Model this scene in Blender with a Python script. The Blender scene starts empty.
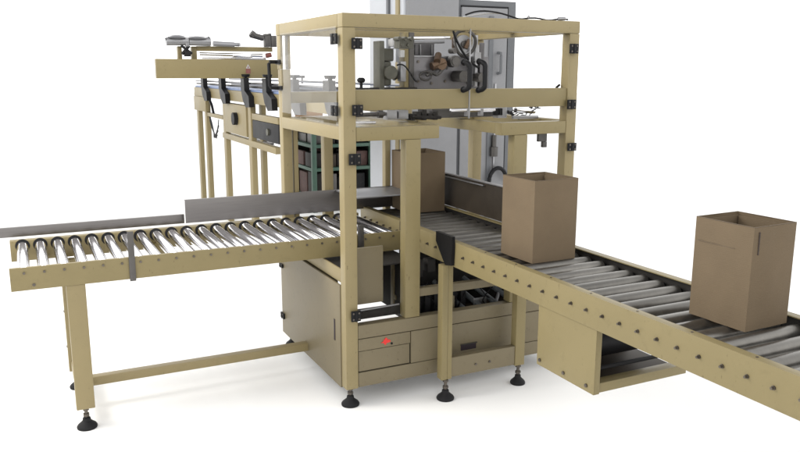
import bpy, bmesh, math, random
from mathutils import Vector, Matrix
random.seed(7)
S = bpy.context.scene
COL = S.collection
R = math.radians

# ------------------------------------------------------------------ camera
FX_, PITCH, YAW, ROLL = 770.6, R(11.3487), R(63.8212), R(0.1115)
cam = bpy.data.cameras.new("camera")
cam.sensor_width = 36.0
cam.lens = 36.0 * FX_ / 800.0
cam.clip_start = 0.05
cam.clip_end = 500
camo = bpy.data.objects.new("camera", cam)
COL.objects.link(camo)
fw = Vector((math.cos(YAW) * math.cos(PITCH), math.sin(YAW) * math.cos(PITCH), -math.sin(PITCH)))
rt = Vector((math.sin(YAW), -math.cos(YAW), 0))
up = rt.cross(fw)
r2 = rt * math.cos(ROLL) + up * math.sin(ROLL)
u2 = -rt * math.sin(ROLL) + up * math.cos(ROLL)
mm = Matrix((r2, u2, -fw)).transposed().to_4x4()
mm.translation = Vector((0, 0, 1.55))
camo.matrix_world = mm
S.camera = camo

# ------------------------------------------------------------------ light: white photo studio surround
w = bpy.data.worlds.new("World")
S.world = w
w.use_nodes = True
bg = w.node_tree.nodes["Background"]
wn, wl = w.node_tree.nodes, w.node_tree.links
wtc = wn.new("ShaderNodeTexCoord")
wsp = wn.new("ShaderNodeSeparateXYZ")
wrp = wn.new("ShaderNodeValToRGB")          # white walls, dimmer ceiling
wl.new(wtc.outputs["Generated"], wsp.inputs[0])
wl.new(wsp.outputs[2], wrp.inputs[0])
e = wrp.color_ramp.elements
e[0].position = .62
e[0].color = (1, .995, .985, 1)
e[1].position = .80
e[1].color = (.36, .36, .37, 1)
wl.new(wrp.outputs[0], bg.inputs[0])
bg.inputs[1].default_value = 2.0


def area(name, loc, target, size, energy, col):
    l = bpy.data.lights.new(name, 'AREA')
    l.shape = 'DISK'
    l.size = size
    l.energy = energy
    l.color = col
    o = bpy.data.objects.new(name, l)
    COL.objects.link(o)
    o.location = loc
    d = Vector(target) - Vector(loc)
    o.rotation_euler = d.to_track_quat('-Z', 'Y').to_euler()
    return o


area("softbox_left", (-1.3, 4.0, 3.0), (1.4, 3.7, 1.0), 1.6, 100, (1.0, 0.97, 0.92))
S.view_settings.view_transform = 'Standard'
S.view_settings.look = 'None'
S.view_settings.exposure = 0.0
S.view_settings.gamma = 1.0


# ------------------------------------------------------------------ materials
def mat(name, col, rough=0.5, metal=0.0, var=0.06, scale=6.0, bump=0.0, bscale=300.0, spec=0.5, stretch=None, coat=0.0, dirt=0.0):
    m = bpy.data.materials.new(name)
    m.use_nodes = True
    nt = m.node_tree
    N = nt.nodes
    L = nt.links
    p = N["Principled BSDF"]
    p.inputs["Roughness"].default_value = rough
    p.inputs["Metallic"].default_value = metal
    p.inputs["Specular IOR Level"].default_value = spec
    p.inputs["Coat Weight"].default_value = coat
    tc = N.new("ShaderNodeTexCoord")
    mp = N.new("ShaderNodeMapping")
    if stretch:
        mp.inputs["Scale"].default_value = stretch
    L.new(tc.outputs["Object"], mp.inputs["Vector"])
    no = N.new("ShaderNodeTexNoise")
    no.inputs["Scale"].default_value = scale
    no.inputs["Detail"].default_value = 6
    no.inputs["Roughness"].default_value = 0.65
    L.new(mp.outputs[0], no.inputs["Vector"])
    rp = N.new("ShaderNodeValToRGB")
    c = Vector(col)
    a = c * (1 - var)
    b = c * (1 + var)
    rp.color_ramp.elements[0].position = 0.3
    rp.color_ramp.elements[1].position = 0.7
    rp.color_ramp.elements[0].color = (*a, 1)
    rp.color_ramp.elements[1].color = (*b, 1)
    L.new(no.outputs["Fac"], rp.inputs[0])
    out = rp.outputs[0]
    if dirt > 0:
        n2 = N.new("ShaderNodeTexNoise")
        n2.inputs["Scale"].default_value = 22
        n2.inputs["Detail"].default_value = 8
        n2.inputs["Roughness"].default_value = 0.75
        L.new(tc.outputs["Object"], n2.inputs["Vector"])
        r3 = N.new("ShaderNodeValToRGB")
        r3.color_ramp.elements[0].position = 0.56
        r3.color_ramp.elements[1].position = 0.74
        L.new(n2.outputs["Fac"], r3.inputs[0])
        mu = N.new("ShaderNodeMath")
        mu.operation = 'MULTIPLY'
        mu.inputs[1].default_value = dirt
        L.new(r3.outputs[0], mu.inputs[0])
        mx = N.new("ShaderNodeMix")
        mx.data_type = 'RGBA'
        L.new(mu.outputs[0], mx.inputs[0])
        L.new(out, mx.inputs[6])
        mx.inputs[7].default_value = (col[0] * .45, col[1] * .42, col[2] * .4, 1)
        out = mx.outputs[2]
    if metal > .5 or name == "cardboard":
        oi = N.new("ShaderNodeObjectInfo")
        m1 = N.new("ShaderNodeMapRange")
        m1.inputs["To Min"].default_value = .80 if metal > .5 else .93
        m1.inputs["To Max"].default_value = 1.12 if metal > .5 else 1.06
        L.new(oi.outputs["Random"], m1.inputs[0])
        hv = N.new("ShaderNodeHueSaturation")
        L.new(m1.outputs[0], hv.inputs["Value"])
        L.new(out, hv.inputs["Color"])
        out = hv.outputs[0]
    if "paint" in name:
        sc = N.new("ShaderNodeTexNoise")          # small chips and rubbed spots
        sc.inputs["Scale"].default_value = 85
        sc.inputs["Detail"].default_value = 4
        sm = N.new("ShaderNodeMapping")
        sm.inputs["Scale"].default_value = (1, 1, .35)
        L.new(tc.outputs["Object"], sm.inputs["Vector"])
        L.new(sm.outputs[0], sc.inputs["Vector"])
        s2 = N.new("ShaderNodeValToRGB")
        s2.color_ramp.elements[0].position = .69
        s2.color_ramp.elements[1].position = .74
        L.new(sc.outputs["Fac"], s2.inputs[0])
        sk = N.new("ShaderNodeMath")
        sk.operation = 'MULTIPLY'
        sk.inputs[1].default_value = .55
        L.new(s2.outputs[0], sk.inputs[0])
        mx2 = N.new("ShaderNodeMix")
        mx2.data_type = 'RGBA'
        L.new(sk.outputs[0], mx2.inputs[0])
        L.new(out, mx2.inputs[6])
        mx2.inputs[7].default_value = (col[0] * .4, col[1] * .36, col[2] * .33, 1)
        out = mx2.outputs[2]
    L.new(out, p.inputs["Base Color"])
    rr = N.new("ShaderNodeMapRange")
    rr.inputs["To Min"].default_value = max(0.02, rough - 0.1)
    rr.inputs["To Max"].default_value = min(1, rough + 0.12)
    L.new(no.outputs["Fac"], rr.inputs[0])
    L.new(rr.outputs[0], p.inputs["Roughness"])
    if bump > 0:
        nb = N.new("ShaderNodeTexNoise")
        nb.inputs["Scale"].default_value = bscale
        nb.inputs["Detail"].default_value = 3
        L.new(tc.outputs["Object"], nb.inputs["Vector"])
        bp = N.new("ShaderNodeBump")
        bp.inputs["Strength"].default_value = bump
        bp.inputs["Distance"].default_value = 0.002
        L.new(nb.outputs["Fac"], bp.inputs["Height"])
        L.new(bp.outputs[0], p.inputs["Normal"])
    return m


CREAM = mat("cream_paint", (.238, .192, .098), .42, var=.05, scale=3.5, bump=.12, bscale=220, dirt=.22, spec=.3)
CREAM_SHADED = mat("shaded_cream_paint", (.205, .166, .080), .42, var=.06, scale=3.0, bump=.12, bscale=220, dirt=.25, spec=.3)  # darker copy of the cream paint, shade put into the colour
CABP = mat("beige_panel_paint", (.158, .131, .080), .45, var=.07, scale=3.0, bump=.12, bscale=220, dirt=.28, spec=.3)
SEAM = mat("dark_gap", (.03, .026, .02), .8)
CHROME = mat("polished_chrome", (.86, .86, .89), .10, 1.0, var=.08, scale=9)
ZINC = mat("zinc_roller", (.165, .158, .145), .36, .85, var=.2, scale=14, dirt=.25)
STEEL = mat("brushed_stainless", (.19, .18, .175), .40, 1.0, var=.1, scale=5, stretch=(1, 1, 40))
STEELD = mat("dull_steel", (.10, .095, .09), .45, .9, var=.15, scale=8, dirt=.3)
ALU = mat("light_aluminium", (.33, .33, .34), .4, .8, var=.08, scale=10)
BLACK = mat("black_plastic", (.008, .008, .009), .42, bump=.1, spec=.18)
BLACKM = mat("black_iron", (.012, .012, .013), .5, bump=.2, bscale=120, spec=.18)
RUBBER = mat("black_rubber", (.012, .012, .013), .62, bump=.3, bscale=150, dirt=.2, spec=.18)
BOLT = mat("bolt_steel", (.12, .105, .09), .4, .8, var=.2, scale=60)
GREYL = mat("light_grey_cabinet_paint", (.40, .415, .44), .4, var=.04, bump=.1)
GREYM = mat("mid_grey_cabinet_paint", (.185, .187, .195), .45, var=.06, bump=.1, dirt=.15)
GREYD = mat("dark_grey_cabinet_paint", (.095, .10, .108), .5, var=.08, bump=.1, dirt=.15)
GREYP = mat("grey_plate", (.15, .145, .15), .35, .55, var=.1, scale=7, dirt=.15)
COPPER = mat("brass_fitting", (.13, .085, .055), .4, .8, var=.2, scale=60)
BLUE = mat("blue_belt", (.20, .26, .42), .5, var=.12, scale=10, stretch=(6, .5, 1))
GREEN = mat("green_shelf_paint", (.045, .095, .068), .5, var=.12, scale=12, dirt=.3)
ORANGE = mat("orange_plastic", (.30, .14, .02), .5)
WHITE = mat("white_plastic", (.40, .40, .40), .4)
RED = mat("red_ink", (.62, .02, .015), .45)
REDB = mat("brick_red_paint", (.17, .055, .045), .55, var=.2, scale=20)
BOXR = mat("faded_red_brown_cloth", (.075, .040, .034), .7, var=.3, scale=14)
OLIVE = mat("olive_cast_metal", (.08, .078, .06), .5, .2, var=.25, scale=25, dirt=.3)
DARKI = mat("dark_interior_metal", (.026, .024, .022), .6, .1, var=.3, scale=10, spec=.18)
BROWNI = mat("brown_interior_metal", (.045, .036, .027), .6, .0, var=.2, scale=10, spec=.18)
PURPLE = mat("dark_plum_recess", (.03, .022, .026), .5, spec=.18)
TEAL = mat("cable_grey_blue", (.07, .08, .085), .45)


def cardboard():
    m = mat("cardboard", (.140, .104, .066), .85, var=.08, scale=4.0, bump=.25, bscale=90, spec=.2)
    nt = m.node_tree
    N, L = nt.nodes, nt.links
    p = N["Principled BSDF"]
    tc = [n for n in N if n.type == 'TEX_COORD'][0]
    wv = N.new("ShaderNodeTexWave")
    wv.bands_direction = 'Z'
    wv.inputs["Scale"].default_value = 55
    wv.inputs["Distortion"].default_value = 1.2
    wv.inputs["Detail"].default_value = 2
    L.new(tc.outputs["Object"], wv.inputs["Vector"])
    b2 = N.new("ShaderNodeBump")
    b2.inputs["Strength"].default_value = .12
    b2.inputs["Distance"].default_value = .001
    L.new(wv.outputs["Fac"], b2.inputs["Height"])
    bp = [n for n in N if n.type == 'BUMP' and n != b2][0]
    L.new(bp.outputs[0], b2.inputs["Normal"])
    L.new(b2.outputs[0], p.inputs["Normal"])
    return m


CARD = cardboard()
CREASE = mat("cardboard_crease", (.13, .10, .07), .85, spec=.2)
SLOT_SHADOW = mat("dark_slot_shadow_gap", (.05, .036, .028), .8)


def acrylic():
    m = bpy.data.materials.new("clear_acrylic")
    m.use_nodes = True
    nt = m.node_tree
    N, L = nt.nodes, nt.links
    N.clear()
    o = N.new("ShaderNodeOutputMaterial")
    t = N.new("ShaderNodeBsdfTransparent")
    t.inputs[0].default_value = (.985, .985, .985, 1)
    g = N.new("ShaderNodeBsdfGlossy")
    g.inputs["Roughness"].default_value = .03
    g.inputs[0].default_value = (.9, .9, .9, 1)
    f = N.new("ShaderNodeFresnel")
    f.inputs[0].default_value = 1.14
    mu = N.new("ShaderNodeMath")
    mu.operation = 'MULTIPLY'
    L.new(f.outputs[0], mu.inputs[0])
    mu.inputs[1].default_value = .14
    x = N.new("ShaderNodeMixShader")
    L.new(mu.outputs[0], x.inputs[0])
    L.new(t.outputs[0], x.inputs[1])
    L.new(g.outputs[0], x.inputs[2])
    L.new(x.outputs[0], o.inputs[0])
    return m


ACR = acrylic()

# ------------------------------------------------------------------ builders
WO = {}


def tag(o, label, cat, group=None, kind=None):
    if label:
        o["label"] = label
    if cat:
        o["category"] = cat
    if group:
        o["group"] = group
    if kind:
        o["kind"] = kind


def thing(name, loc, label, cat, group=None):
    o = bpy.data.objects.new(name, None)
    o.empty_display_size = .1
    COL.objects.link(o)
    o.location = loc
    WO[o] = Vector(loc)
    tag(o, label, cat, group)
    return o


class MB:
    def __init__(s):
        s.bm = bmesh.new()

    def box(s, x0, x1, y0, y1, z0, z1, bev=.0015, M=None):
        r = bmesh.ops.create_cube(s.bm, size=1)
        vs = r['verts']
        for v in vs:
            v.co = Vector(((x0 + x1) / 2 + v.co.x * (x1 - x0), (y0 + y1) / 2 + v.co.y * (y1 - y0), (z0 + z1) / 2 + v.co.z * (z1 - z0)))
        if bev > 0:
            b = min(bev, .3 * min(abs(x1 - x0), abs(y1 - y0), abs(z1 - z0)))
            es = list({e for v in vs for e in v.link_edges})
            g = bmesh.ops.bevel(s.bm, geom=es, offset=b, segments=2, affect='EDGES', profile=.6)
            vs = list({v for f in g['faces'] for v in f.verts} | {v for v in vs if v.is_valid})
        if M is not None:
            for v in vs:
                v.co = M @ v.co
        return s

    def cyl(s, p0, p1, r, r1=None, seg=16, bev=0):
        p0 = Vector(p0)
        p1 = Vector(p1)
        d = p1 - p0
        q = d.to_track_quat('Z', 'Y').to_matrix().to_4x4()
        q.translation = (p0 + p1) / 2
        bmesh.ops.create_cone(s.bm, cap_ends=True, segments=seg, radius1=r, radius2=r if r1 is None else r1, depth=d.length, matrix=q)
        return s

    def tube(s, pts, r, seg=8):
        pts = [Vector(p) for p in pts]
        rings = []
        n = len(pts)
        up0 = Vector((.31, .2, .93))
        for i, p in enumerate(pts):
            d = (pts[min(i + 1, n - 1)] - pts[max(i - 1, 0)]).normalized()
            a = d.cross(up0)
            if a.length < .05:
                a = d.cross(Vector((1, 0, 0)))
            a.normalize()
            b = d.cross(a)
            rings.append([s.bm.verts.new(p + a * r * math.cos(t * 2 * math.pi / seg) + b * r * math.sin(t * 2 * math.pi / seg)) for t in range(seg)])
        for i in range(n - 1):
            for t in range(seg):
                s.bm.faces.new((rings[i][t], rings[i][(t + 1) % seg], rings[i + 1][(t + 1) % seg], rings[i + 1][t]))
        s.bm.faces.new(rings[0][::-1])
        s.bm.faces.new(rings[-1])
        return s

    def prism(s, pts, ax, a0, a1, bev=.001):
        """polygon pts in the two other axes, extruded along axis ax from a0 to a1"""
        def V(p, a):
            if ax == 0:
                return (a, p[0], p[1])
            if ax == 1:
                return (p[0], a, p[1])
            return (p[0], p[1], a)
        lo = [s.bm.verts.new(V(p, a0)) for p in pts]
        hi = [s.bm.verts.new(V(p, a1)) for p in pts]
        n = len(pts)
        s.bm.faces.new(lo)
        s.bm.faces.new(hi[::-1])
        for i in range(n):
            s.bm.faces.new((lo[i], hi[i], hi[(i + 1) % n], lo[(i + 1) % n]))
        return s

    def lathe(s, prof, cx, cy, seg=24):
        rings = []
        for r, z in prof:
            rings.append([s.bm.verts.new((cx + r * math.cos(t * 2 * math.pi / seg), cy + r * math.sin(t * 2 * math.pi / seg), z)) for t in range(seg)])
        for i in range(len(prof) - 1):
            for t in range(seg):
                s.bm.faces.new((rings[i][t], rings[i][(t + 1) % seg], rings[i + 1][(t + 1) % seg], rings[i + 1][t]))
        s.bm.faces.new(rings[0][::-1])
        s.bm.faces.new(rings[-1])
        return s

    def build_each(s, name, m, parent=None, per=1):
        """every loose piece becomes an object of its own"""
        bm = s.bm
        seen = set()
        out = []
        for f0 in list(bm.faces):
            if f0 in seen:
                continue
            st_ = [f0]
            comp = []
            seen.add(f0)
            while st_:
                f_ = st_.pop()
                comp.append(f_)
                for v in f_.verts:
                    for g in v.link_faces:
                        if g not in seen:
                            seen.add(g)
                            st_.append(g)
            k = MB()
            mp = {}
            for f_ in comp:
                for v in f_.verts:
                    if v not in mp:
                        mp[v] = k.bm.verts.new(v.co)
                k.bm.faces.new([mp[v] for v in f_.verts])
            out.append(k.build(name, m, parent))
        bm.free()
        return out

    def build(s, name, m, parent=None, label=None, smooth=True):
        bm = s.bm
        bmesh.ops.recalc_face_normals(bm, faces=bm.faces)
        lo = Vector((1e9,) * 3)
        hi = -lo
        for v in bm.verts:
            for i in range(3):
                lo[i] = min(lo[i], v.co[i])
                hi[i] = max(hi[i], v.co[i])
        c = (lo + hi) / 2
        for v in bm.verts:
            v.co -= c
        me = bpy.data.meshes.new(name)
        bm.to_mesh(me)
        bm.free()
        me.materials.append(m)
        if smooth:
            me.shade_smooth()
            try:
                me.set_sharp_from_angle(angle=R(35))
            except Exception:
                pass
        o = bpy.data.objects.new(name, me)
        COL.objects.link(o)
        WO[o] = c
        if parent is not None:
            o.parent = parent
            o.location = c - WO[parent]
        else:
            o.location = c
        if label:
            o["label"] = label
        return o


def B(name, m, parent, x0, x1, y0, y1, z0, z1, bev=.002, label=None):
    return MB().box(x0, x1, y0, y1, z0, z1, bev).build(name, m, parent, label)


def copy_at(src, parent, delta):
    c = src.copy()
    COL.objects.link(c)
    c.parent = parent
    c.location = src.location + Vector(delta)
    WO[c] = WO[src] + Vector(delta)
    for ch in src.children:
        k = ch.copy()
        COL.objects.link(k)
        k.parent = c
        WO[k] = WO[ch] + Vector(delta)
    return c


def foot(parent, x, y, ztop, r=.043):
    p = MB()
    p.lathe([(r * .97, 0.0), (r, .004), (r, .009), (r * .9, .016), (r * .62, .026), (r * .42, .034), (r * .38, .046), (r * .25, .05)], x, y, 28)
    f = p.build("levelling_foot", RUBBER, parent)
    s = MB()
    s.cyl((x, y, .044), (x, y, ztop + .01), .0075, seg=14)
    s.cyl((x, y, .055), (x, y, .067), .014, seg=6)
    s.cyl((x, y, ztop - .012), (x, y, ztop - .001), .014, seg=6)
    s.build("threaded_stud", BOLT, f)
    return f


def hinge(parent, x, y, z, face, wx=.05, h=.048):
    """black four screw hinge lying on a face looking at -Y ('f') or -X ('s')"""
    m = MB()
    k = MB()
    if face == 'f':
        m.box(x - wx / 2, x - .003, y - .009, y, z - h / 2, z + h / 2, .002)
        m.box(x + .003, x + wx / 2, y - .009, y, z - h / 2, z + h / 2, .002)
        m.cyl((x, y - .008, z - h / 2), (x, y - .008, z + h / 2), .006, seg=12)
        for sx in (-1, 1):
            for sz in (-1, 1):
                k.cyl((x + sx * wx * .3, y - .0115, z + sz * h * .28), (x + sx * wx * .3, y - .008, z + sz * h * .28), .0042, seg=10)
    else:
        m.box(y - .009, y, x - wx / 2, x - .003, z - h / 2, z + h / 2, .002)
        m.box(y - .009, y, x + .003, x + wx / 2, z - h / 2, z + h / 2, .002)
        m.cyl((y - .008, x, z - h / 2), (y - .008, x, z + h / 2), .006, seg=12)
        for sx in (-1, 1):
            for sz in (-1, 1):
                k.cyl((y - .0115, x + sx * wx * .3, z + sz * h * .28), (y - .008, x + sx * wx * .3, z + sz * h * .28), .0042, seg=10)
    o = m.build("hinge", BLACK, parent)
    k.build_each("screw", BOLT, o)
    return o


# ------------------------------------------------------------------ setting
fl = MB()
fl.bm.verts.ensure_lookup_table()
vs = [fl.bm.verts.new((60 * math.cos(t * math.pi / 32), 60 * math.sin(t * math.pi / 32), 0)) for t in range(64)]
fl.bm.faces.new(vs)
FLOORM = mat("white_floor", (.93, .93, .92), .7, var=.005, spec=.1)
f = fl.build("floor", FLOORM, None, smooth=False)
tag(f, "plain white studio floor under the machine and conveyors", "floor", None, "structure")

# ==================================================================
#  CASE PACKING MACHINE
# ==================================================================
XL, XR = 1.267, 2.534
YF, YB = 3.137, 4.083
ZT = 1.795
PM = thing("packing_machine", (1.90, 3.6, 0), "tall cream steel frame machine with clear doors above a beige cabinet, in the middle", "machine")
T = .060
for (x, y) in ((XL, YF), (XR - T, YF), (XR - T, YB - T)):
    B("post", CREAM, PM, x, x + T, y, y + T, .088, ZT - T, .004)
# top beams
B("top_beam", CREAM, PM, XL, XR, YF, YF + T, ZT - T + .0005, ZT, .004)
B("top_beam", CREAM, PM, XL, XR, YB - T, YB, ZT - T + .0005, ZT, .004)
B("top_beam", CREAM, PM, XL, XL + T, YF + T + .001, YB - T - .001, ZT - T + .0005, ZT, .004)
B("top_beam", CREAM, PM, XR - T, XR, YF + T + .001, YB - T - .001, ZT - T + .0005, ZT, .004)
B("top_beam", CREAM, PM, XL + T + .001, XR - T - .001, 3.62, 3.66, ZT - .042, ZT - .002, .003)
# door rail at front and back
B("door_rail", CREAM_SHADED, PM, XL + T + .001, XR - T - .001, YF + .006, YF + .05, 1.381, 1.471, .004)
B("door_rail", CREAM_SHADED, PM, XL + T + .001, XR - T - .001, YB - .05, YB - .004, 1.381, 1.441, .004)
# mid beams
B("middle_beam", CREAM_SHADED, PM, XL + T + .001, 1.745, YF + .001, YF + T, 1.2465, 1.3075, .004)
B("middle_beam", CREAM_SHADED, PM, 2.088, XR - T - .001, YF + .001, YF + T, 1.2465, 1.3075, .004)
B("middle_beam", CREAM, PM, XL + .001, XL + T, YF + T + .001, YB - T - .001, 1.2505, 1.3095, .004)
B("middle_beam", CREAM_SHADED, PM, XR - T, XR - .001, YF + T + .001, YB - T - .001, 1.2505, 1.3095, .004)
B("middle_beam", CREAM_SHADED, PM, 1.69, 1.744, YF + T + .001, YB - T - .001, 1.252, 1.306, .004)
B("middle_beam", CREAM_SHADED, PM, 2.089, 2.143, YF + T + .001, YB - T - .001, 1.252, 1.306, .004)
B("middle_beam", CREAM, PM, XL + T + .001, XR - T - .001, YB - T + .001, YB - .003, 1.252, 1.306, .004)
# intermediate posts
B("post", CREAM_SHADED, PM, 1.571, 1.650, YF + .002, YF + .058, .396, 1.246, .004)
B("post", CREAM_SHADED, PM, 2.165, 2.243, YF + .002, YF + .058, .396, 1.246, .004)
B("post", CREAM, PM, 1.508, 1.560, YB - .06, YB - .008, .66, 1.251, .004)
B("post", CREAM, PM, 1.885, 1.917, YB - .055, YB - .010, .66, 1.251, .004)
# rear left post: solid below, open above the handle
pl = MB()
pl.box(XL + .0065, XL + T - .002, YB - T, YB, .088, 1.560, .004)
pl.box(XL + .004, XL + .018, YB - T, YB, 1.5605, ZT - T, .002)
pl.box(XL + T - .012, XL + T - .000, YB - T, YB, 1.5605, ZT - T, .002)
pl.build("post", CREAM, PM)
B("rear_upright", CREAM, PM, XL + T + .008, XL + T + .034, YB - .05, YB - .02, .66, 1.251, .003)

# clear doors
def door(x0, x1, z0, z1, hx, hinge_x, hz):
    d = B("door_panel", ACR, PM, x0, x1, YF - .010, YF - .004, z0, z1, .001)
    for z in hz:
        hinge(PM, hinge_x, YF - .0105, z, 'f', .050 if hinge_x < 2 else .052, .047)
    return d


dl = door(1.325, 1.8965, 1.335, 1.742, 1.87, 1.328, (1.667, 1.384))
dr = door(1.9005, 2.476, 1.335, 1.742, 1.95, 2.490, (1.662, 1.390))
B("edge_strip", ALU, dl, 1.8955, 1.8985, YF - .012, YF - .003, 1.335, 1.742, 0)


def chandle(parent, x, z0, z1, y, m=BLACK, r=.012, out=.034, side=.55):
    pts = []
    n = 8
    for i in range(n + 1):
        a = i / n * math.pi / 2
        pts.append((x + side * .022 * math.sin(a), y - out * math.sin(a), z1 - .022 + .022 * math.cos(a)))
    for i in range(n + 1):
        a = math.pi / 2 - i / n * math.pi / 2
        pts.append((x + side * .022 * math.sin(a), y - out * math.sin(a), z0 + .022 - .022 * math.cos(a)))
    t = MB().tube(pts, r, 12)
    t.cyl((x, y, z1), (x, y + .004, z1), .015)
    t.cyl((x, y, z0), (x, y + .004, z0), .015)
    return t.build("handle", m, parent)


chandle(dl, 1.862, 1.468, 1.592, YF - .014)
chandle(dr, 1.944, 1.465, 1.596, YF - .014)
lower = B("door_panel", ACR, PM, 1.330, 1.568, YF - .010, YF - .004, .405, 1.240, .001)
hinge(PM, 1.313, YF - .0105, 1.170, 'f', .056, .050)
hinge(PM, 1.311, YF - .0105, .449, 'f', .046, .050)
rp_ = B("door_panel", ACR, PM, 2.250, 2.472, YF - .010, YF - .004, .80, 1.240, .001)
hinge(PM, 2.504, YF - .0105, 1.177, 'f', .052, .040)
# side door
sd = B("door_panel", ACR, PM, XL - .010, XL - .004, 3.203, 3.99, 1.335, 1.742, .001)
hinge(PM, 3.200, XL - .0105, 1.687, 's', .070, .046)
hinge(PM, 3.206, XL - .0105, 1.380, 's', .070, .046)
t = MB()
t.tube([(XL - .006, 4.060, 1.598), (XL - .045, 4.060, 1.598), (XL - .050, 4.058, 1.590), (XL - .050, 4.05, 1.475), (XL - .045, 4.045, 1.464), (XL - .006, 4.045, 1.462)], .0095, 10)
t.box(XL - .008, XL - .001, 4.00, 4.075, 1.585, 1.610)
t.box(XL - .008, XL - .001, 3.98, 4.06, 1.450, 1.474)
t.build("handle", BLACK, PM)

# cabinet --------------------------------------------------------
CB = XR - .012
B("cabinet_side_panel", CABP, PM, XL - .004, XL + .006, YF + T + .002, YB + .014, .080, .583, .003)
B("cabinet_side_panel", CREAM, PM, XL + .012, XL + .020, YF + T + .002, YB - .010, .587, .652, .002)
MB().box(XL - .0065, XL - .0035, 3.262, 3.276, .295, .400, .001).build("recessed_handle", PURPLE, PM)
hinge(PM, 4.072, XL - .005, .184, 's', .055, .032)
hinge(PM, 4.074, XL - .005, .478, 's', .055, .022)
B("cabinet_side_panel", CABP, PM, CB - .010, CB, YF + T + .002, YB, .090, .650, .003)
B("cabinet_back_panel", CABP, PM, XL + T, 1.60, YB - .008, YB, .200, .650, .002)
B("cabinet_back_panel", BROWNI, PM, 2.0, CB - .012, YB - .008, YB, .200, .650, .002)
# cabinet front, made of drawers and rails with real gaps
fy0, fy1 = YF + .002, YF + .014
B("cabinet_sill", CABP, PM, XL + T + .001, CB - .050, YF + .001, YF + .050, .330, .3945, .003)
B("cabinet_drawer", CABP, PM, 1.604, CB - .05, fy0, fy1, .1655, .3265, .002)
B("cabinet_drawer", CABP, PM, XL + T + .002, 1.600, fy0, fy1, .269, .3265, .002)
B("cabinet_drawer", CABP, PM, XL + T + .004, 1.597, fy0 + .003, fy1, .168, .266, .002)
B("cabinet_plinth", CABP, PM, XL + T + .002, CB - .05, fy0, fy1, .092, .1625, .002)
B("gap_backing", SEAM, PM, XL + T + .004, CB - .06, fy1 + .002, fy1 + .006, .10, .325, 0)
B("cabinet_floor", BROWNI, PM, 2.02, CB - .012, YF + .06, YB - .01, .300, .308, .001)
B("cabinet_wall", CABP, PM, 2.470, CB, YF + .002, YF + .05, .3945, .66, .002)
rh = B("recessed_handle", PURPLE, PM, 1.882, 1.970, YF - .001, YF + .006, .184, .216, .001)
B("handle_lip", SEAM, rh, 1.878, 1.974, YF - .006, YF - .0015, .213, .219, .001)
# window crossbar and inner parts
B("window_crossbar", CABP, PM, 1.651, 2.164, YF + .010, YF + .045, .492, .532, .003)
B("window_crossbar", CABP, PM, 2.244, 2.469, YF + .010, YF + .045, .492, .532, .003)
B("inner_cover", CABP, PM, 1.335, 1.495, YF + .085, YF + .10, .468, .742, .002)
B("light_block_deck", DARKI, PM, XL + .03, 1.68, YF + .11, YB - .015, .636, .644, .001)  # deck added to keep light from falling through the rollers into the cabinet
MB().box(1.328, 1.575, YF + .062, YF + .074, .402, .452, .002).build("lower_hinge_bar", DARKI, PM)
MB().cyl((1.345, YF + .045, .452), (1.56, YF + .045, .458), .004).build("rod", ALU, PM)
B("inner_wall", DARKI, PM, 1.66, 1.668, YF + .2, YB - .2, .34, .64, .001)
B("inner_plate", STEELD, PM, 1.50, 1.508, YF + .12, YF + .62, .47, .635, .001)

# things inside the right hand window: pneumatics and cables
ip = MB()
ip.box(1.78, 2.42, YF + .33, YF + .345, .31, .62, .002)
ip.build_each("mounting_plate", DARKI, PM)
va = MB()
for i in range(6):
    x = 1.70 + i * .052
    va.box(x, x + .030, YF + .14, YF + .24, .318, .318 + .10 + .03 * (i % 3), .003)
va.build_each("valve_block", BLACKM, PM)
cy = MB()
for i in range(5):
    a = 1.98 + i * .09
    cy.cyl((a, YF + .10, .34 + .01 * i), (a - .10, YF + .29, .47), .014, seg=12)
cy.build_each("air_cylinder", TEAL, PM)
cb = MB()
for i in range(12):
    x = 1.72 + random.random() * .6
    pts = []
    y = YF + .12 + random.random() * .15
    z = .50
    for k in range(9):
        pts.append((x + .02 * math.sin(k * 1.1 + i), y + .015 * math.cos(k + i), z))
        x += random.uniform(-.01, .03)
        z -= .022
    cb.tube(pts, .0035, 6)
cb.build_each("cable", BLACK, PM)
lv = MB()
lv.cyl((1.74, YF + .16, .46), (1.80, YF + .16, .46), .006)
lv.cyl((1.77, YF + .16, .435), (1.77, YF + .16, .487), .005)
lv.box(2.03, 2.11, YF + .13, YF + .135, .33, .40, .001)
lv.cyl((2.15, YF + .12, .33), (2.25, YF + .20, .45), .010)
lv.build("fitting", ALU, PM)
B("inner_bracket", CABP, PM, 1.86, 1.90, YF + .10, YF + .30, .315, .44, .003)
B("inner_frame", CREAM, PM, 1.655, 1.70, YF + .30, YF + .34, .34, .63, .003)
B("inner_frame", CREAM, PM, 1.655, 2.40, YF + .28, YF + .30, .400, .425, .003)
B("bright_bracket", ALU, PM, 1.72, 1.80, YF + .22, YF + .235, .45, .475, .002)
B("bright_bracket", ALU, PM, 2.22, 2.32, YF + .16, YF + .175, .42, .46, .002)
B("inner_tray", STEELD, PM, 1.665, 2.01, YF + .07, YF + .40, .315, .320, .001)
ub = MB()
for i in range(7):
    ub.box(1.70 + i * .07, 1.745 + i * .07, YF + .15, YF + .20, .545 + (i % 2) * .02, .63, .003)
ub.build_each("small_motor", DARKI, PM)

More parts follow.
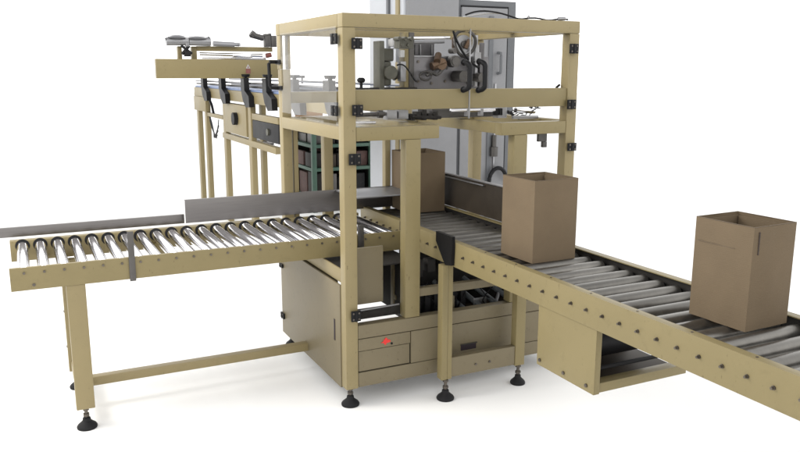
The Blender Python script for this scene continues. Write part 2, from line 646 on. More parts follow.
# red flame shaped sticker with a black dot
st = MB()
c0 = Vector((1.468, .299))
pts = []
for i in range(14):
    a = math.pi / 2 + i * 2 * math.pi / 14
    rr = (.022, .012, .017, .010, .024, .013, .018)[i % 7]
    if i in (4, 10):
        rr = .028
    pts.append((c0.x + rr * math.cos(a) * .95, c0.y + rr * math.sin(a) * .85))
st.prism(pts, 1, YF - .0008, YF + .0012)
so = st.build("warning_sticker", RED, PM, "small red star shaped sticker")
MB().cyl((1.500, YF - .001, .283), (1.500, YF + .003, .283), .0055, seg=12).build("sticker_dot", BLACK, so)

for (x, y) in ((1.297, YF + .03), (XL + .045, YB - .02), (XR - .04, YB - .02), (XR - .035, YF + .03)):
    foot(PM, x, y, .088)

# mechanism in the top chamber ------------------------------------
mp_ = MB()
mp_.box(1.835, 2.300, 3.60, 3.612, 1.462, 1.628, .002)
mp_.build("mechanism_plate", GREYP, PM)
B("mechanism_plate", GREYP, PM, 1.84, 2.02, 3.70, 3.708, 1.620, 1.700, .002)
col_ = MB()
col_.box(1.788, 1.812, 3.59, 3.65, 1.440, 1.745, .003)
col_.build("mast", CREAM_SHADED, PM)
B("mast", STEELD, PM, 1.814, 1.845, 3.59, 3.65, 1.440, 1.745, .003)
ol = MB()
ol.box(1.645, 1.672, 3.58, 3.66, 1.46, 1.70, .004)
ol.box(1.668, 1.735, 3.60, 3.67, 1.60, 1.665, .010)
ol.box(1.676, 1.722, 3.60, 3.66, 1.478, 1.60, .014)
ol.cyl((1.70, 3.56, 1.545), (1.70, 3.70, 1.545), .034, seg=20)
ol.cyl((1.735, 3.62, 1.52), (1.785, 3.62, 1.55), .020, seg=14)
ol.build("drive_motor", OLIVE, PM)
B("terminal_box", WHITE, PM, 1.70, 1.752, 3.55, 3.60, 1.672, 1.708, .004)
vb = MB()
vb.box(1.618, 1.690, 3.30, 3.36, 1.655, 1.70, .003)
for i in range(5):
    vb.cyl((1.615 + i * .016, 3.29, 1.70 - (i % 2) * .03), (1.615 + i * .016, 3.345, 1.70 - (i % 2) * .03), .009, seg=10)
vb.build("valve_block", OLIVE, PM)
tb = MB()
tb.cyl((1.832, 3.58, 1.716), (2.045, 3.58, 1.722), .0085, seg=14)
tb.build("guide_rod", CHROME, PM)
MB().cyl((1.832, 3.64, 1.695), (2.045, 3.64, 1.702), .007, seg=14).build("guide_rod", ALU, PM)
cf = MB()
cf.cyl((1.935, 3.57, 1.575), (2.01, 3.57, 1.598), .022, seg=8)
cf.cyl((1.955, 3.55, 1.600), (1.985, 3.59, 1.635), .018, seg=10)
cf.cyl((1.985, 3.55, 1.588), (1.985, 3.60, 1.588), .030, seg=10)
cf.build("hose_fitting", COPPER, PM)
dk = MB()
dk.cyl((2.062, 3.545, 1.602), (2.062, 3.59, 1.602), .030, seg=28)
dk.cyl((2.062, 3.54, 1.602), (2.062, 3.546, 1.602), .022, seg=28)
dk.build("knob", STEELD, PM)
hs = MB()
pts = []
for i in range(12):
    a = i / 11
    pts.append((1.90 + .12 * a, 3.56, 1.528 + .035 * a + .012 * math.sin(a * 9)))
hs.tube(pts, .009)
pts = [(1.893 + .035 * math.cos(a * .5), 3.555, 1.528 + .022 * math.sin(a * .5)) for a in range(13)]
hs.tube(pts, .006)
hs.build_each("hose", STEELD, PM)
lp = MB()
pts = []
for i in range(33):
    a = math.pi * .5 + i / 32 * 2 * math.pi * .93
    pts.append((2.115 + .062 * math.cos(a), 3.545 + .01 * math.sin(i * .4), 1.695 + .066 * math.sin(a)))
lp.tube(pts, .0085, 10)
lp.build("hose", STEELD, PM)
lp = MB()
pts = []
for i in range(16):
    a = i / 15
    pts.append((2.035 + .16 * a, 3.53, 1.76 - .19 * a ** .75 - .02 * math.sin(a * 3.1)))
lp.tube(pts, .006, 10)
lp.build("hose", BLACK, PM)
B("spool", COPPER, PM, 2.085, 2.125, 3.60, 3.63, 1.67, 1.73, .006)
B("mechanism_plate", ALU, PM, 2.20, 2.222, 3.584, 3.598, 1.47, 1.74, .003)
B("mechanism_plate", GREYP, PM, 2.235, 2.262, 3.584, 3.5975, 1.47, 1.70, .003)
dk = MB()
dk.cyl((2.09, 3.50, 1.525), (2.09, 3.59, 1.525), .030, seg=18)
dk.cyl((2.20, 3.50, 1.520), (2.20, 3.59, 1.520), .024, seg=18)
dk.build_each("air_cylinder", STEELD, PM)
MB().box(1.835, 2.235, 3.596, 3.599, 1.624, 1.630, .0005).build("plate_highlight", ALU, PM)  # bright strip paints the highlight along the plate's top edge
B("inner_panel", GREYL, PM, 1.86, 2.03, 3.84, 3.85, 1.60, 1.73, .002)
B("inner_panel", ALU, PM, 2.27, 2.40, 3.86, 3.87, 1.46, 1.70, .002)
for xx in (1.895, 1.93, 2.0):
    B("clamp_strip", BLACKM if xx < 1.9 else ALU, PM, xx, xx + .006, 3.69, 3.697, 1.635, 1.69, .001)
wh = MB()
wh.cyl((2.125, 3.57, 1.690), (2.125, 3.595, 1.690), .048, seg=28)
wh.build("pulley", ALU, PM)
MB().cyl((2.125, 3.56, 1.690), (2.125, 3.5695, 1.690), .018, seg=16).build("pulley_hub", STEELD, PM)
MB().cyl((2.125, 3.552, 1.668), (2.148, 3.552, 1.712), .012, seg=12).build("crank", COPPER, PM)
for i, (xx, zz) in enumerate(((1.87, 1.60), (1.87, 1.50), (2.03, 1.50), (2.17, 1.60), (2.17, 1.49), (1.95, 1.49))):
    MB().cyl((xx, 3.592, zz), (xx, 3.5995, zz), .007, seg=6).build("bolt", BOLT, PM)
MB().cyl((2.05, 3.53, 1.655), (2.05, 3.58, 1.655), .014, seg=14).build("spindle", STEELD, PM)
B("slotted_bar", ALU, PM, 2.185, 2.198, 3.55, 3.585, 1.475, 1.735, .002)
B("clamp_block", ALU, PM, 2.172, 2.212, 3.535, 3.549, 1.60, 1.65, .004)
B("clamp_block", STEELD, PM, 2.205, 2.245, 3.525, 3.55, 1.50, 1.545, .004)
for (ax_, az_, bx_, bz_) in ((1.70, 1.66, 1.80, 1.70), (1.72, 1.58, 1.83, 1.52), (2.14, 1.56, 2.24, 1.62)):
    pts = [(ax_ + (bx_ - ax_) * k / 10, 3.54, az_ + (bz_ - az_) * k / 10 + .022 * math.sin(k / 10 * math.pi * 1.4)) for k in range(11)]
    MB().tube(pts, .0038, 8).build("hose", BLACK if az_ < 1.6 else ALU, PM)
B("rail_bracket", ALU, PM, 1.752, 1.783, 3.56, 3.60, 1.50, 1.60, .004)
B("rail_bracket", WHITE, PM, 1.748, 1.770, 3.55, 3.58, 1.62, 1.655, .003)
# rear low rail and black knob
rl = MB()
rl.box(1.50, 1.86, 3.585, 3.615, 1.456, 1.470, .002)
rl.box(1.54, 2.25, 3.64, 3.66, 1.45, 1.465, .002)
rl.build_each("slide_rail", DARKI, PM)
kb = MB()
kb.cyl((1.552, 3.60, 1.47), (1.552, 3.60, 1.498), .008)
kb.lathe([(.014, 1.495), (.021, 1.502), (.021, 1.512), (.012, 1.52)], 1.552, 3.60, 16)
kb.build("clamp_knob", BLACK, PM)
# mechanism below the door rail
B("carriage_beam", STEELD, PM, 1.90, 2.32, 3.50, 3.58, 1.315, 1.362, .003)
cy = MB()
cy.cyl((1.42, 3.42, 1.345), (1.60, 3.42, 1.348), .010, seg=14)
cy.cyl((1.56, 3.42, 1.347), (1.585, 3.42, 1.347), .018, seg=14)
cy.build_each("air_cylinder", STEELD, PM)
B("bearing_block", ALU, PM, 1.605, 1.660, 3.41, 3.46, 1.320, 1.364, .004)
B("bearing_block", ALU, PM, 1.668, 1.722, 3.41, 3.46, 1.320, 1.364, .004)
mk = MB()
for i in range(5):
    mk.box(1.735 + i * .032, 1.760 + i * .032, 3.41, 3.46, 1.312 + .004 * (i % 2), 1.345 + .01 * ((i * 7) % 3), .003)
mk.cyl((1.74, 3.405, 1.33), (1.90, 3.405, 1.324), .008)
mk.build_each("valve_block", DARKI, PM)
cy = MB()
cy.cyl((2.36, 3.42, 1.352), (2.60 - .12, 3.42, 1.345), .015, seg=16)
cy.build_each("air_cylinder", CHROME, PM)
B("bearing_block", ALU, PM, 2.245, 2.30, 3.41, 3.46, 1.312, 1.372, .004)
wi = MB()
for i in range(6):
    pts = []
    for k in range(14):
        a = k / 13
        pts.append((2.30 + .20 * a + .01 * math.sin(i + k), 3.40 + .01 * i, 1.345 - .035 * math.sin(a * math.pi * (1.2 + .25 * i)) * (1 - .2 * i) + .006 * math.sin(k * 2.3 + i)))
    wi.tube(pts, .0028, 6)
wi.build_each("cable", BLACK, PM)
B("sensor_bracket", STEELD, PM, 2.335, 2.385, YF + .035, YF + .055, 1.205, 1.245, .002)
B("sensor_bracket", STEELD, PM, 2.362, 2.386, YF + .035, YF + .055, 1.175, 1.204, .002)
for (x0_, x1_, z0_, r_, m_) in ((1.93, 2.20, 1.372, .009, CHROME), (2.30, 2.46, 1.330, .008, ALU), (1.36, 1.52, 1.325, .007, CHROME)):
    MB().cyl((x0_, 3.36, z0_ - .012), (x1_, 3.36, z0_ - .014), r_, seg=14).build("guide_rod", m_, PM)
for xx in (2.02, 2.10, 2.19, 2.215):
    B("sensor_block", BLACKM if xx > 2.15 else ALU, PM, xx, xx + .018, 3.35, 3.38, 1.33, 1.366, .003)
# clear cover sheets on the middle beams
B("cover_sheet", ACR, PM, XL + .004, 1.745, YF + .004, 4.02, 1.3115, 1.3155, 0)
# air hoses on the roof beam
ah = MB()
pts = [(1.895 + (2.48 - 1.895) * k / 24, YF + .035 + .006 * math.sin(k), ZT + .006 + .03 * math.exp(-((k - 5) / 4) ** 2) + .004 * math.sin(k * .9)) for k in range(25)]
ah.tube(pts, .0042, 8)
ah.build("air_hose", BLACK, PM)
ah = MB()
pts = [(1.89 + .20 * k / 9, YF + .045, ZT + .002 + .024 * math.sin(k / 9 * 1.7)) for k in range(10)]
ah.tube(pts, .0035, 8)
ah.build("air_hose", WHITE, PM)
ah = MB()
ah.cyl((2.42, YF + .03, ZT + .01), (2.46, YF + .03, ZT + .012), .009)
ah.cyl((2.24, YF + .03, ZT + .008), (2.246, YF + .03, ZT + .018), .006)
ah.build("hose_clip", ALU, PM)
ah = MB()
ah.cyl((2.462, 3.19, 1.485), (2.436, 3.18, 1.472), .006)
ah.build("door_stop", BLACK, PM)

# ==================================================================
#  LEFT ROLLER CONVEYOR
# ==================================================================
LC = thing("roller_conveyor", (.15, 3.7, 0), "cream roller conveyor with shiny chrome rollers, running from the left into the machine", "conveyor")
X0, X1 = -.087, 1.700
zt, zb = .757, .660
# front rail, C section
fr = MB()
fr.box(X0, X1, 3.430, 3.434, zb, zt, .001)
fr.box(X0, X1, 3.434, 3.448, zt - .004, zt - .0005, .0005)
fr.box(X0, X1, 3.434, 3.460, zb, zb + .004, .0005)
frail = fr.build("side_rail", CREAM_SHADED, LC)
br = MB()
br.box(X0, X1, 3.996, 4.000, zb, zt, .001)
br.box(X0, XL - .02, 4.000, 4.052, zt - .004, zt - .0003, .0005)
br.box(XL - .0195, X1, 4.000, 4.019, zt - .004, zt - .0003, .0005)
br.box(X0, X1, 4.000, 4.019, zb, zb + .004, .0005)
brail = br.build("side_rail", CREAM_SHADED, LC)
# rollers
n = 23
x = -.034
rl0 = MB().cyl((x, 3.4345, .734), (x, 3.9955, .734), .0245, seg=32).build("roller", CHROME, LC)
ax0 = MB().cyl((x, 3.425, .734), (x, 3.4344, .734), .0055, seg=6).build("axle_end", BOLT, rl0)
br0 = MB().cyl((x, 3.9925, .734), (x, 3.9958, .734), .0315, seg=28).build("bearing_ring", BLACKM, rl0)  # dark disc paints the reflected arc around each bearing hole
for k in range(1, n):
    copy_at(rl0, LC, (.0765 * k, 0, random.uniform(-.0007, .0007)))
bo = MB()
bo.cyl((-.001, 3.427, .681), (-.001, 3.431, .681), .0065, seg=10)
bo.build_each("bolt", BOLT, LC)
# cross ties
for xx in (.04, .55, 1.10, 1.55):
    B("cross_tie", CREAM_SHADED, LC, xx, xx + .03, 3.461, 3.995, zb + .006, zb + .028, .002)
# front strap
sp = MB()
sp.box(.376, .402, 3.421, 3.428, .652, .872, .002)
sp.build("guide_strap", STEELD, LC, "tall grey strap")
sp = MB()
sp.box(1.452, 1.484, 3.421, 3.428, .662, .81, .002)
sp.build("guide_strap", STEELD, LC, "short grey strap")
sp = MB()
sp.box(1.703, 1.720, 3.42, 3.47, .70, .80, .002)
sp.build("end_bracket", BLACKM, LC)
# rear stainless guide plate
gp = MB()
gp.box(.735, 1.925, 4.0165, 4.0205, .774, .896, .0008)
gp.box(.735, 1.26, 4.0205, 4.034, .892, .896, .0008)
gp.box(-.20, .734, 4.050, 4.054, .768, .815, .0008)
gp.box(-.20, .734, 4.054, 4.068, .811, .815, .0008)
gp.build("guide_plate", STEEL, LC)
gp = MB()
gp.box(1.57, 1.93, 3.72, 4.013, .886, .894, .001)
gp.build("inlet_table", ALU, LC)
# legs
for yy in (3.432, 3.925):
    lg = MB()
    lg.box(.120, .196, yy + .003, yy + .050, .094, .6595, .004)
    l_ = lg.build("leg", CREAM, LC)
    foot(LC, .158, yy + .026, .094)
B("leg_crossbar", CREAM, LC, .130, .186, 3.484, 3.926, .110, .150, .003)
sb = MB()
sb.box(.187, XL + .004, 3.66, 3.705, .108, .150, .003)
sb.build("floor_stretcher", CREAM, LC)
bo = MB()
for z in (.56, .40, .22):
    bo.cyl((.117, 3.95, z), (.1205, 3.95, z), .006)
bo.build_each("bolt", BOLT, LC)

# ==================================================================
#  RIGHT ROLLER CONVEYOR
# ==================================================================
RC = thing("roller_conveyor", (1.97, 2.2, 0), "shaded-cream roller conveyor with dull grey rollers, carrying cartons out to the lower right", "conveyor")
A0, A1 = .55, 4.06
ZT2, ZB2 = .785, .668
nr = MB()
nr.box(1.740, 1.744, A0, A1, ZB2, ZT2, .001)
nr.box(1.744, 1.772, A0, A1, ZT2 - .004, ZT2 - .0004, .0005)
nr.box(1.772, 1.775, A0, A1, ZT2 - .02, ZT2 - .0006, .0005)
nr.box(1.744, 1.770, A0, A1, ZB2, ZB2 + .004, .0005)
nr.build("side_rail", CREAM_SHADED, RC)
nr = MB()
nr.box(2.196, 2.200, A0, A1, ZB2, ZT2, .001)
nr.box(2.166, 2.196, A0, A1, ZT2 - .004, ZT2 - .0004, .0005)
nr.box(2.166, 2.196, A0, A1, ZB2, ZB2 + .004, .0005)
nr.build("side_rail", CREAM_SHADED, RC)
y = 2.892
r0 = MB().cyl((1.776, y, .7395), (2.164, y, .7395), .0262, seg=28).build("roller", ZINC, RC)
a0 = MB().cyl((1.736, y, .728), (1.7402, y, .728), .0064, seg=10).cyl((1.728, y, .728), (1.736, y, .728), .0042, seg=8).build("axle_end", BOLT, r0)
MB().cyl((2.1645, y, .7395), (2.195, y, .7395), .012, seg=10).build("bearing_ring", BLACKM, r0)
for k in range(-13, 28):
    if k == 0:
        continue
    copy_at(r0, RC, (0, -.0845 * k, random.uniform(-.001, .0005)))
# small holes in the top flange
ho = MB()
for k in range(9):
    yy = .9 + k * .23
    ho.cyl((1.758, yy, ZT2 - .0006), (1.758, yy, ZT2 + .0015), .004, seg=10)
ho.build_each("flange_screw", BOLT, RC)
# dark strip over the far rail's inner web, under the flange
B("dark_web_strip", DARKI, RC, 2.188, 2.1955, A0 + .01, A1 - .01, ZB2 + .006, ZT2 - .006, .001)
# black bracket at the front of the machine
bk = MB()
bk.prism([(2.968, .812), (3.118, .812), (3.118, .765), (3.03, .668), (2.972, .676), (2.966, .765)], 0, 1.722, 1.7385)
bk.build("guide_bracket", BLACK, RC)
# stand
B("leg", CREAM_SHADED, RC, 1.707, 1.7385, 3.020, 3.066, .100, .667, .004)
B("leg", CREAM_SHADED, RC, 2.130, 2.186, 3.022, 3.066, .100, .667, .004)
B("leg_flange", CREAM_SHADED, RC, 1.7390, 1.764, 3.022, 3.064, .100, .6675, .003)
ap = B("stand_crossbar", CABP, RC, 1.765, 2.129, 3.026, 3.060, .107, .205, .003)
bo = MB()
for xx, zz in ((1.90, .150), (1.98, .150)):
    bo.cyl((xx, 3.0215, zz), (xx, 3.0265, zz), .006, seg=8)
bo.build_each("bolt", BOLT, ap)
foot(RC, 1.735, 3.030, .100)
foot(RC, 2.158, 3.035, .100, .038)
# tan side guide panel behind the first carton
gp = MB()
gp.box(2.204, 2.210, 3.20, 3.98, .7855, .966, .001)
gp.build("guide_panel", BROWNI, RC)
gp = MB()
gp.box(2.196, 2.214, 3.19, 3.99, .967, .975, .002)
gp.box(2.186, 2.200, 3.45, 3.99, .952, .958, .001)
gp.build("guide_rail_trim", ALU, RC)
# motor housing hanging under the rail
mh = MB()
mh.box(1.746, 1.750, 1.995, 2.332, .424, .6665, .001)
mh.box(1.750, 1.772, 1.995, 1.999, .424, .6665, .001)
mho = mh.build("motor_housing", CREAM_SHADED, RC)
bo = MB()
for yy in (2.312, 2.165, 2.035):
    bo.cyl((1.741, yy, .447), (1.7465, yy, .447), .007, seg=8)
bo.build_each("bolt", BOLT, mho)
B("housing_tray", CREAM_SHADED, RC, 1.751, 2.196, 2.000, 2.045, .426, .462, .002)
B("housing_tray", BROWNI, RC, 1.751, 2.196, 2.046, 2.330, .430, .436, .002)
B("housing_back", DARKI, RC, 1.752, 2.196, 2.322, 2.330, .437, .666, .001)
mo = MB()
mo.cyl((1.86, 2.20, .535), (2.12, 2.20, .535), .062, seg=24)
mo.box(1.80, 1.86, 2.13, 2.27, .47, .60, .006)
mo.box(1.92, 2.04, 2.15, 2.25, .59, .63, .004)
mo.build("motor", BLACKM, RC)
ro = MB().cyl((1.79, 2.06, .490), (2.18, 2.06, .490), .008, seg=10)
ro.build("drive_shaft", BLACKM, RC)

# ==================================================================
#  CARTONS
# ==================================================================


def carton(x, y, z, wx, wy, h, rot, label, seamline=True):
    o = thing("cardboard_box", (x, y, z), label, "box", "open cartons on the outgoing conveyor")
    o.rotation_euler = (0, 0, R(rot))
    WOsave = WO[o]
    t = .005
    m = MB()
    # walls slightly bowed, built as open shell
    nz = 14
    rnd = random.Random(int(x * 1000))
    ph = [rnd.uniform(0, 6) for _ in range(8)]
    def ring(inset, z0, zz, bulge):
        pts = []
        N_ = 14
        ax = wx / 2 - inset
        ay = wy / 2 - inset
        for s in range(4):
            for i in range(N_):
                u = i / N_
                b = bulge * math.sin(u * math.pi)
                b += .0013 * math.sin(u * math.pi) * (math.sin(7 * u + 19 * (zz - z) + ph[s]) + .7 * math.sin(15 * u - 31 * (zz - z) + ph[s + 4]))
                if s == 0:
                    p = (-ax + 2 * ax * u, -ay - b)
                elif s == 1:
                    p = (ax + b, -ay + 2 * ay * u)
                elif s == 2:
                    p = (ax - 2 * ax * u, ay + b)
                else:
                    p = (-ax - b, ay - 2 * ay * u)
                pts.append(m.bm.verts.new((x + p[0], y + p[1], zz)))
        return pts
    outer = []
    inner = []
    for k in range(nz + 1):
        zz = z + h * k / nz
        bl = .006 * math.sin(math.pi * min(1, k / nz * .9)) + .001
        outer.append(ring(0, 0, zz, bl))
    for k in range(nz + 1):
        zz = z + h - (h - t) * k / nz
        bl = .006 * math.sin(math.pi * min(1, (1 - k / nz) * .9)) + .001
        inner.append(ring(t, 0, zz, bl))
    al = outer + inner
    n_ = len(outer[0])
    for a in range(len(al) - 1):
        for i in range(n_):
            m.bm.faces.new((al[a][i], al[a][(i + 1) % n_], al[a + 1][(i + 1) % n_], al[a + 1][i]))
    m.bm.faces.new(al[0][::-1])
    m.bm.faces.new(al[-1])
    m.build("box_wall", CARD, o)
    # flap edges folded inside
    f_ = MB()
    f_.box(x - wx / 2 + .010, x + wx / 2 - .010, y - wy / 2 + .008, y - wy / 2 + .012, z + h * .55, z + h - .012, .0005)
    f_.box(x - wx / 2 + .010, x + wx / 2 - .010, y + wy / 2 - .012, y + wy / 2 - .008, z + h * .55, z + h - .008, .0005)
    f_.box(x + wx / 2 - .015, x + wx / 2 - .011, y - wy / 2 + .016, y + wy / 2 - .016, z + h * .6, z + h - .010, .0005)
    f_.build_each("inner_flap", CARD, o)
    # paler cut edge of the board round the open top
    e_ = MB()
    hx, hy, zt_ = wx / 2 + .0005, wy / 2 + .0005, z + h
    e_.box(x - hx, x + hx, y - hy, y - hy + .0045, zt_ + .0002, zt_ + .0016, .0004)
    e_.box(x - hx, x + hx, y + hy - .0045, y + hy, zt_ + .0002, zt_ + .0016, .0004)
    e_.box(x - hx, x - hx + .0045, y - hy + .005, y + hy - .005, zt_ + .0002, zt_ + .0016, .0004)
    e_.box(x + hx - .0045, x + hx, y - hy + .005, y + hy - .005, zt_ + .0002, zt_ + .0016, .0004)
    e_.build("cut_edge", CREASE, o)
    return o, WOsave


c1, _ = carton(1.976, 2.665, .7665, .224, .228, .345, 1.0, "open top brown carton on the outgoing rollers, half in front of the frame's right post")
c2, _ = carton(2.040, 1.668, .7665, .196, .216, .326, 2.0, "tall brown carton nearest the lower right, standing alone on the outgoing rollers")
c3, _ = carton(2.040, 3.915, .7665, .224, .232, .337, 0.0, "shaded brown carton still inside the machine, seen behind the frame's middle post")
# crease line and slot on the nearest carton, built proud of the wall
m = MB()
M2 = None
m.box(2.040 - .098 - .0062, 2.040 - .098 - .0048, 1.62, 1.76, 1.018, 1.0195, 0)
m.build("crease", CREASE, c2)
m = MB()
m.box(1.962, 1.966, 1.668 - .1125, 1.668 - .1095, 1.008, 1.078, 0)
m.build("slot", SLOT_SHADOW, c2)  # dark strip paints the shadow inside a slot

# ==================================================================
#  INFEED BELT CONVEYOR, far behind
# ==================================================================
IC = thing("belt_conveyor", (2.1, 7, 0), "high cream belt conveyor on thin legs with black side brackets, behind the machine at left", "conveyor")
IX0, IX1 = 1.90, 2.36
IY0, IY1 = 4.62, 9.42
B("side_frame", CREAM, IC, IX0, IX0 + .04, IY0, IY1, 1.262, 1.365, .003)
B("side_frame", CREAM, IC, IX1 - .04, IX1, IY0, IY1, 1.262, 1.365, .003)
B("belt", BLUE, IC, IX0 + .012, IX1 - .012, IY0 + .02, IY1 - .02, 1.3655, 1.385, .004)
gr = MB()
gr.cyl((IX0 + .03, IY0, 1.44), (IX0 + .03, IY1, 1.44), .010, seg=12)
gr.build("guide_rod", ALU, IC)
gr = MB()
gr.cyl((IX1 - .03, IY0, 1.46), (IX1 - .03, IY1, 1.46), .010, seg=12)
gr.box(IX1 - .012, IX1 - .004, IY0, IY1, 1.37, 1.43, .002)
gr.build("guide_rod", ALU, IC)
gr = MB()
gr.box(IX0 + .030, IX0 + .038, IY0 + .1, IY1, 1.398, 1.418, .002)
gr.build("guide_rod", STEELD, IC)


def bracket(y, m, lab=None):
    b = MB()
    w_ = .05
    pr = [(y + .08, 1.49), (y - .03, 1.49), (y - .035, 1.38), (y - .17, 1.33), (y - .185, 1.235), (y - .06, 1.228), (y + .03, 1.29), (y + .08, 1.38)]
    b.prism(pr, 0, IX0 - .050, IX0 - .002)
    b.cyl((IX0 - .02, y + .02, 1.485), (IX0 - .02, y + .02, 1.50), .016, seg=12)
    b.cyl((IX0 - .02, y + .02, 1.50), (IX0 - .02, y + .02, 1.523), .036, .042, seg=14)
    b.box(IX0 - .02, IX0 + .035, y + .01, y + .03, 1.435, 1.447)
    return b.build("guide_bracket", m, IC, lab)


for yy, m in ((8.70, BLACK), (7.86, BLACK), (6.99, BLACK), (6.30, BLACK), (5.60, STEELD), (4.86, STEELD)):  # last two brackets greyed: haze of the clear door put into their colour
    bracket(yy, m)
kb = MB()
kb.cyl((IX1 - .03, 6.75, 1.44), (IX1 - .03, 6.75, 1.49), .008)
kb.cyl((IX1 - .03, 6.75, 1.49), (IX1 - .03, 6.75, 1.512), .028, seg=14)
kb.build("clamp_knob", STEELD, IC)
# legs
for (xx, yy) in ((IX0, 9.22), (IX0, 8.80), (IX0, 7.92), (IX0, 6.95), (IX1 - .05, 8.02)):
    B("leg", CREAM, IC, xx, xx + .05, yy, yy + .10, .0, 1.2615, .004)
B("end_panel", CREAM, IC, IX0 - .01, IX0 + .03, 8.78, 9.40, 1.10, 1.261, .003)
B("leg_crossbar", CREAM, IC, IX0 + .005, IX0 + .045, 8.06, 8.79, 1.055, 1.095, .003)
B("leg_crossbar", CREAM, IC, IX0 + .005, IX0 + .045, 6.15, 6.94, 1.12, 1.175, .003)
B("lower_shelf", CREAM, IC, IX0 - .004, IX0 + .055, 6.20, 8.05, .870, .925, .003)
B("leg_crossbar", STEELD, IC, IX1 - .045, IX1 - .005, 7.75, 8.6, .80, .82, .002)
B("control_box", CREAM, IC, IX0 - .01, IX0 + .06, 7.08, 7.90, .945, 1.235, .006)
du = MB()
du.cyl((IX0 - .008, 7.42, 1.10), (IX0 - .05, 7.42, 1.10), .06, seg=20)
du.build("rotary_switch", BLACKM, IC)
bb = MB()
bb.box(IX0 + .006, IX0 + .06, 6.14, 6.93, .955, 1.118, .012)
bb.build("drive_unit", BLACKM, IC)
MB().cyl((IX0 - .01, 6.42, 1.04), (IX0 + .02, 6.42, 1.04), .03, seg=14).build("gauge", OLIVE, IC)
cw = MB()
for i in range(4):
    pts = [(IX0 + .02, 8.70 - .35 * k / 12 + .05 * math.sin(i + k * .7), 1.05 - .22 * math.sin(k / 12 * (2.2 + .3 * i))) for k in range(13)]
    cw.tube(pts, .005, 6)
cw.tube([(IX0 + .02, 8.72, 1.25), (IX0 + .02, 8.60, 1.18), (IX0 + .02, 8.52, 1.08)], .014, 6)
cw.build_each("cable", BLACK, IC)
# rear gantry of the infeed
gb = B("gantry_beam", CREAM_SHADED, IC, 1.100, 2.200, 7.00, 7.06, 1.486, 1.6535, .004)
tr = MB()
tr.prism([(1.885, 1.575), (1.925, 1.575), (1.905, 1.612)], 1, 6.997, 6.9995)
tr.build("warning_label", WHITE, gb, "white triangle sticker")
tr = MB()
tr.box(1.884, 1.926, 6.9965, 6.9995, 1.530, 1.572, 0)
tr.build("warning_label", REDB, gb, "small red square sticker")
tr = MB()
tr.prism([(1.897, 1.580), (1.913, 1.580), (1.905, 1.598)], 1, 6.9955, 6.9968)
tr.build("label_symbol", REDB, gb)
bx = MB()
bx.box(1.31, 1.345, 7.10, 7.16, 1.64, 1.765, .003)
bx.box(1.43, 1.475, 7.10, 7.16, 1.64, 1.765, .003)
bx.box(1.476, 2.17, 7.10, 7.15, 1.726, 1.768, .003)
bx.build("gantry_frame", CREAM_SHADED, IC)
sr = MB()
sr.cyl((1.50, 7.13, 1.700), (2.08, 7.13, 1.692), .016, seg=14)
sr.cyl((1.53, 7.16, 1.668), (2.12, 7.16, 1.664), .011, seg=14)
sr.box(1.80, 1.98, 7.11, 7.15, 1.672, 1.705, .004)
sr.build_each("guide_rod", CHROME, IC)
MB().cyl((2.11, 7.12, 1.69), (2.16, 7.12, 1.70), .022, seg=8).build("pivot_bolt", REDB, IC)
# vacuum gripper heads
gh = MB()
gh.cyl((1.205, 7.05, 1.800), (1.39, 7.05, 1.806), .034, seg=20)
gh.cyl((1.40, 7.05, 1.802), (1.585, 7.05, 1.806), .032, .040, seg=20)
gh.lathe([(.03, 1.82), (.075, 1.835), (.06, 1.852), (.02, 1.858)], 1.30, 7.05, 20)
gh.lathe([(.03, 1.82), (.085, 1.832), (.07, 1.846), (.02, 1.852)], 1.47, 7.05, 20)
gh.box(1.365, 1.395, 7.02, 7.08, 1.76, 1.835, .004)
gh.build("drive_head", ALU, IC)
gh = MB()
gh.cyl((1.33, 7.05, 1.770), (1.42, 7.05, 1.700), .012)
gh.cyl((1.335, 7.05, 1.695), (1.40, 7.05, 1.768), .014)
gh.cyl((1.20, 7.05, 1.818), (1.235, 7.05, 1.832), .012)
gh.box(1.355, 1.405, 7.02, 7.08, 1.675, 1.722, .006)
gh.cyl((1.555, 7.04, 1.820), (1.575, 7.04, 1.845), .010)
gh.build("drive_linkage", BLACKM, IC)
gh = MB()
gh.cyl((1.61, 7.05, 1.790), (1.80, 7.05, 1.783), .022, seg=18)
gh.cyl((1.80, 7.05, 1.786), (1.845, 7.05, 1.784), .016, seg=12)
gh.box(1.835, 1.85, 7.02, 7.07, 1.770, 1.800, .003)
gh.build("air_cylinder", ALU, IC)
gh = MB()
gh.cyl((1.95, 7.05, 1.875), (2.07, 7.05, 1.845), .026, seg=16)
gh.cyl((1.955, 7.05, 1.89), (1.985, 7.05, 1.868), .032, seg=12)
gh.box(2.08, 2.13, 7.03, 7.09, 1.768, 1.885, .005)
gh.box(2.14, 2.19, 7.03, 7.09, 1.768, 1.87, .005)
gh.cyl((2.05, 7.04, 1.86), (2.14, 7.04, 1.88), .012)
gh.build("drive_head", STEELD, IC)

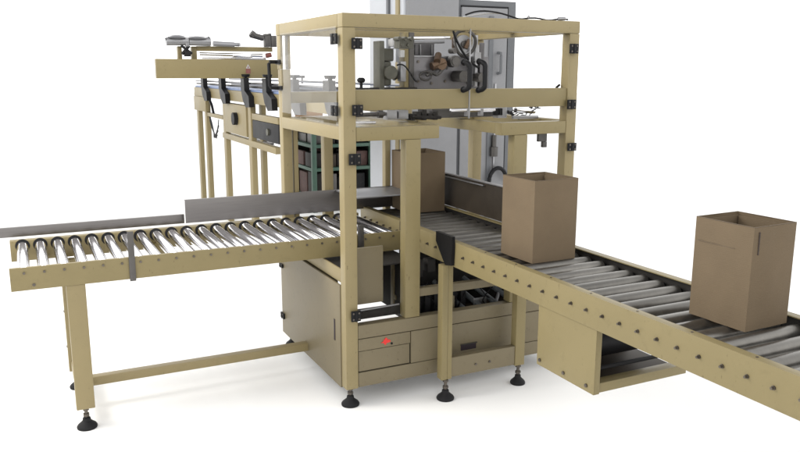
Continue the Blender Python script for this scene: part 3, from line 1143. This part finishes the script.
# ==================================================================
#  ELECTRICAL CABINETS behind the machine
# ==================================================================
EC = thing("electrical_cabinet", (3.03, 5.9, 0), "taller light grey electrical cabinet behind the machine, its top above the picture", "cabinet")
B("cabinet_body", GREYL, EC, 2.780, 3.275, 5.603, 6.26, .0, 2.32, .006)
dd = B("cabinet_door", GREYM, EC, 2.800, 3.272, 5.580, 5.602, .06, 2.29, .006)
B("door_edge", GREYD, EC, 2.760, 2.7795, 5.84, 5.88, .1, 2.28, .002)
B("door_edge", CREAM, EC, 2.765, 2.7795, 5.66, 5.72, .1, 2.28, .002)
ED = thing("electrical_cabinet", (3.57, 5.9, 0), "darker grey electrical cabinet with a narrow framed door, right of the lighter one", "cabinet")
B("cabinet_body", GREYD, ED, 3.285, 3.840, 5.603, 6.10, .0, 2.125, .006)
d2 = B("cabinet_door", GREYM, ED, 3.300, 3.742, 5.578, 5.602, .06, 2.065, .006)
B("door_seal", BLACKM, ED, 3.742, 3.758, 5.590, 5.602, .06, 2.080, .001)
B("door_seal", BLACKM, ED, 3.300, 3.742, 5.590, 5.602, 2.066, 2.080, .001)
B("door_strip", GREYD, ED, 3.56, 3.60, 5.566, 5.5775, .08, 2.0, .002)
B("door_strip", ALU, ED, 3.625, 3.64, 5.566, 5.5775, .70, 1.45, .002)
t = MB()
t.tube([(3.655, 5.578, 1.705), (3.655, 5.535, 1.70), (3.655, 5.53, 1.68), (3.655, 5.53, 1.56), (3.655, 5.535, 1.54), (3.655, 5.578, 1.535)], .012, 8)
t.build("handle", GREYD, d2)
t = MB()
t.tube([(3.655 + .09 * math.cos(a / 12 * math.pi), 5.53, .62 + .12 * math.sin(a / 12 * math.pi)) for a in range(13)], .018, 8)
t.build("cable_loop", BLACK, ED)
t = MB()
t.cyl((3.62, 5.55, .92), (3.62, 5.55, 1.02), .02)
t.cyl((3.62, 5.55, .84), (3.62, 5.55, .92), .034)
t.build("lock_barrel", STEELD, d2)

# ==================================================================
#  GREEN SHELF RACK
# ==================================================================
SR = thing("storage_rack", (3.0, 8.2, 0), "small green metal rack crammed with dark parts, seen through the frame behind", "rack")
sx0, sx1, sy0, sy1 = 2.86, 3.60, 8.0, 8.75
for (xx, yy) in ((sx0, sy0), (sx1 - .05, sy0), (sx0, sy1 - .05), (sx1 - .05, sy1 - .05)):
    B("post", GREEN, SR, xx, xx + .05, yy, yy + .05, 0, .99, .003)
for zz in (.12, .46, .72, .90):
    B("shelf", GREEN, SR, sx0 + .003, sx1 - .003, sy0 + .003, sy1 - .003, zz, zz + .035, .003)
B("back_panel", DARKI, SR, sx0 + .01, sx1 - .01, sy1 - .002, sy1 + .006, .02, .98, .002)
B("side_sheet", DARKI, SR, sx1 + .001, sx1 + .008, sy0, sy1, .02, .98, .002)
mats_ = [DARKI, STEELD, BOXR, DARKI, BROWNI, OLIVE, DARKI, BLACKM]
for (za, zc) in ((.155, .455), (.495, .715), (.755, .895)):
    for yy in (sy0 + .06, sy0 + .36):
        x = sx0 + .055
        while x < sx1 - .12:
            w_ = random.uniform(.07, .15)
            h_ = random.uniform(.55, .97) * (zc - za)
            B("stored_part", random.choice(mats_), SR, x, x + w_, yy, yy + .26, za + .001, za + h_, .012)
            x += w_ + random.uniform(.004, .02)
for (a_, b_) in ((8.08, 8.28), (8.34, 8.60)):
    B("stored_part", random.choice(mats_), SR, sx0 + .012, sx0 + .052, a_, b_, .50, .66, .01)
B("plastic_bin", ORANGE, SR, sx0 + .01, sx0 + .30, sy0 + .45, sy0 + .60, .937, 1.10, .01)
B("stored_part", DARKI, SR, sx0 + .10, sx0 + .55, sy0 + .05, sy0 + .40, .937, 1.02, .02)
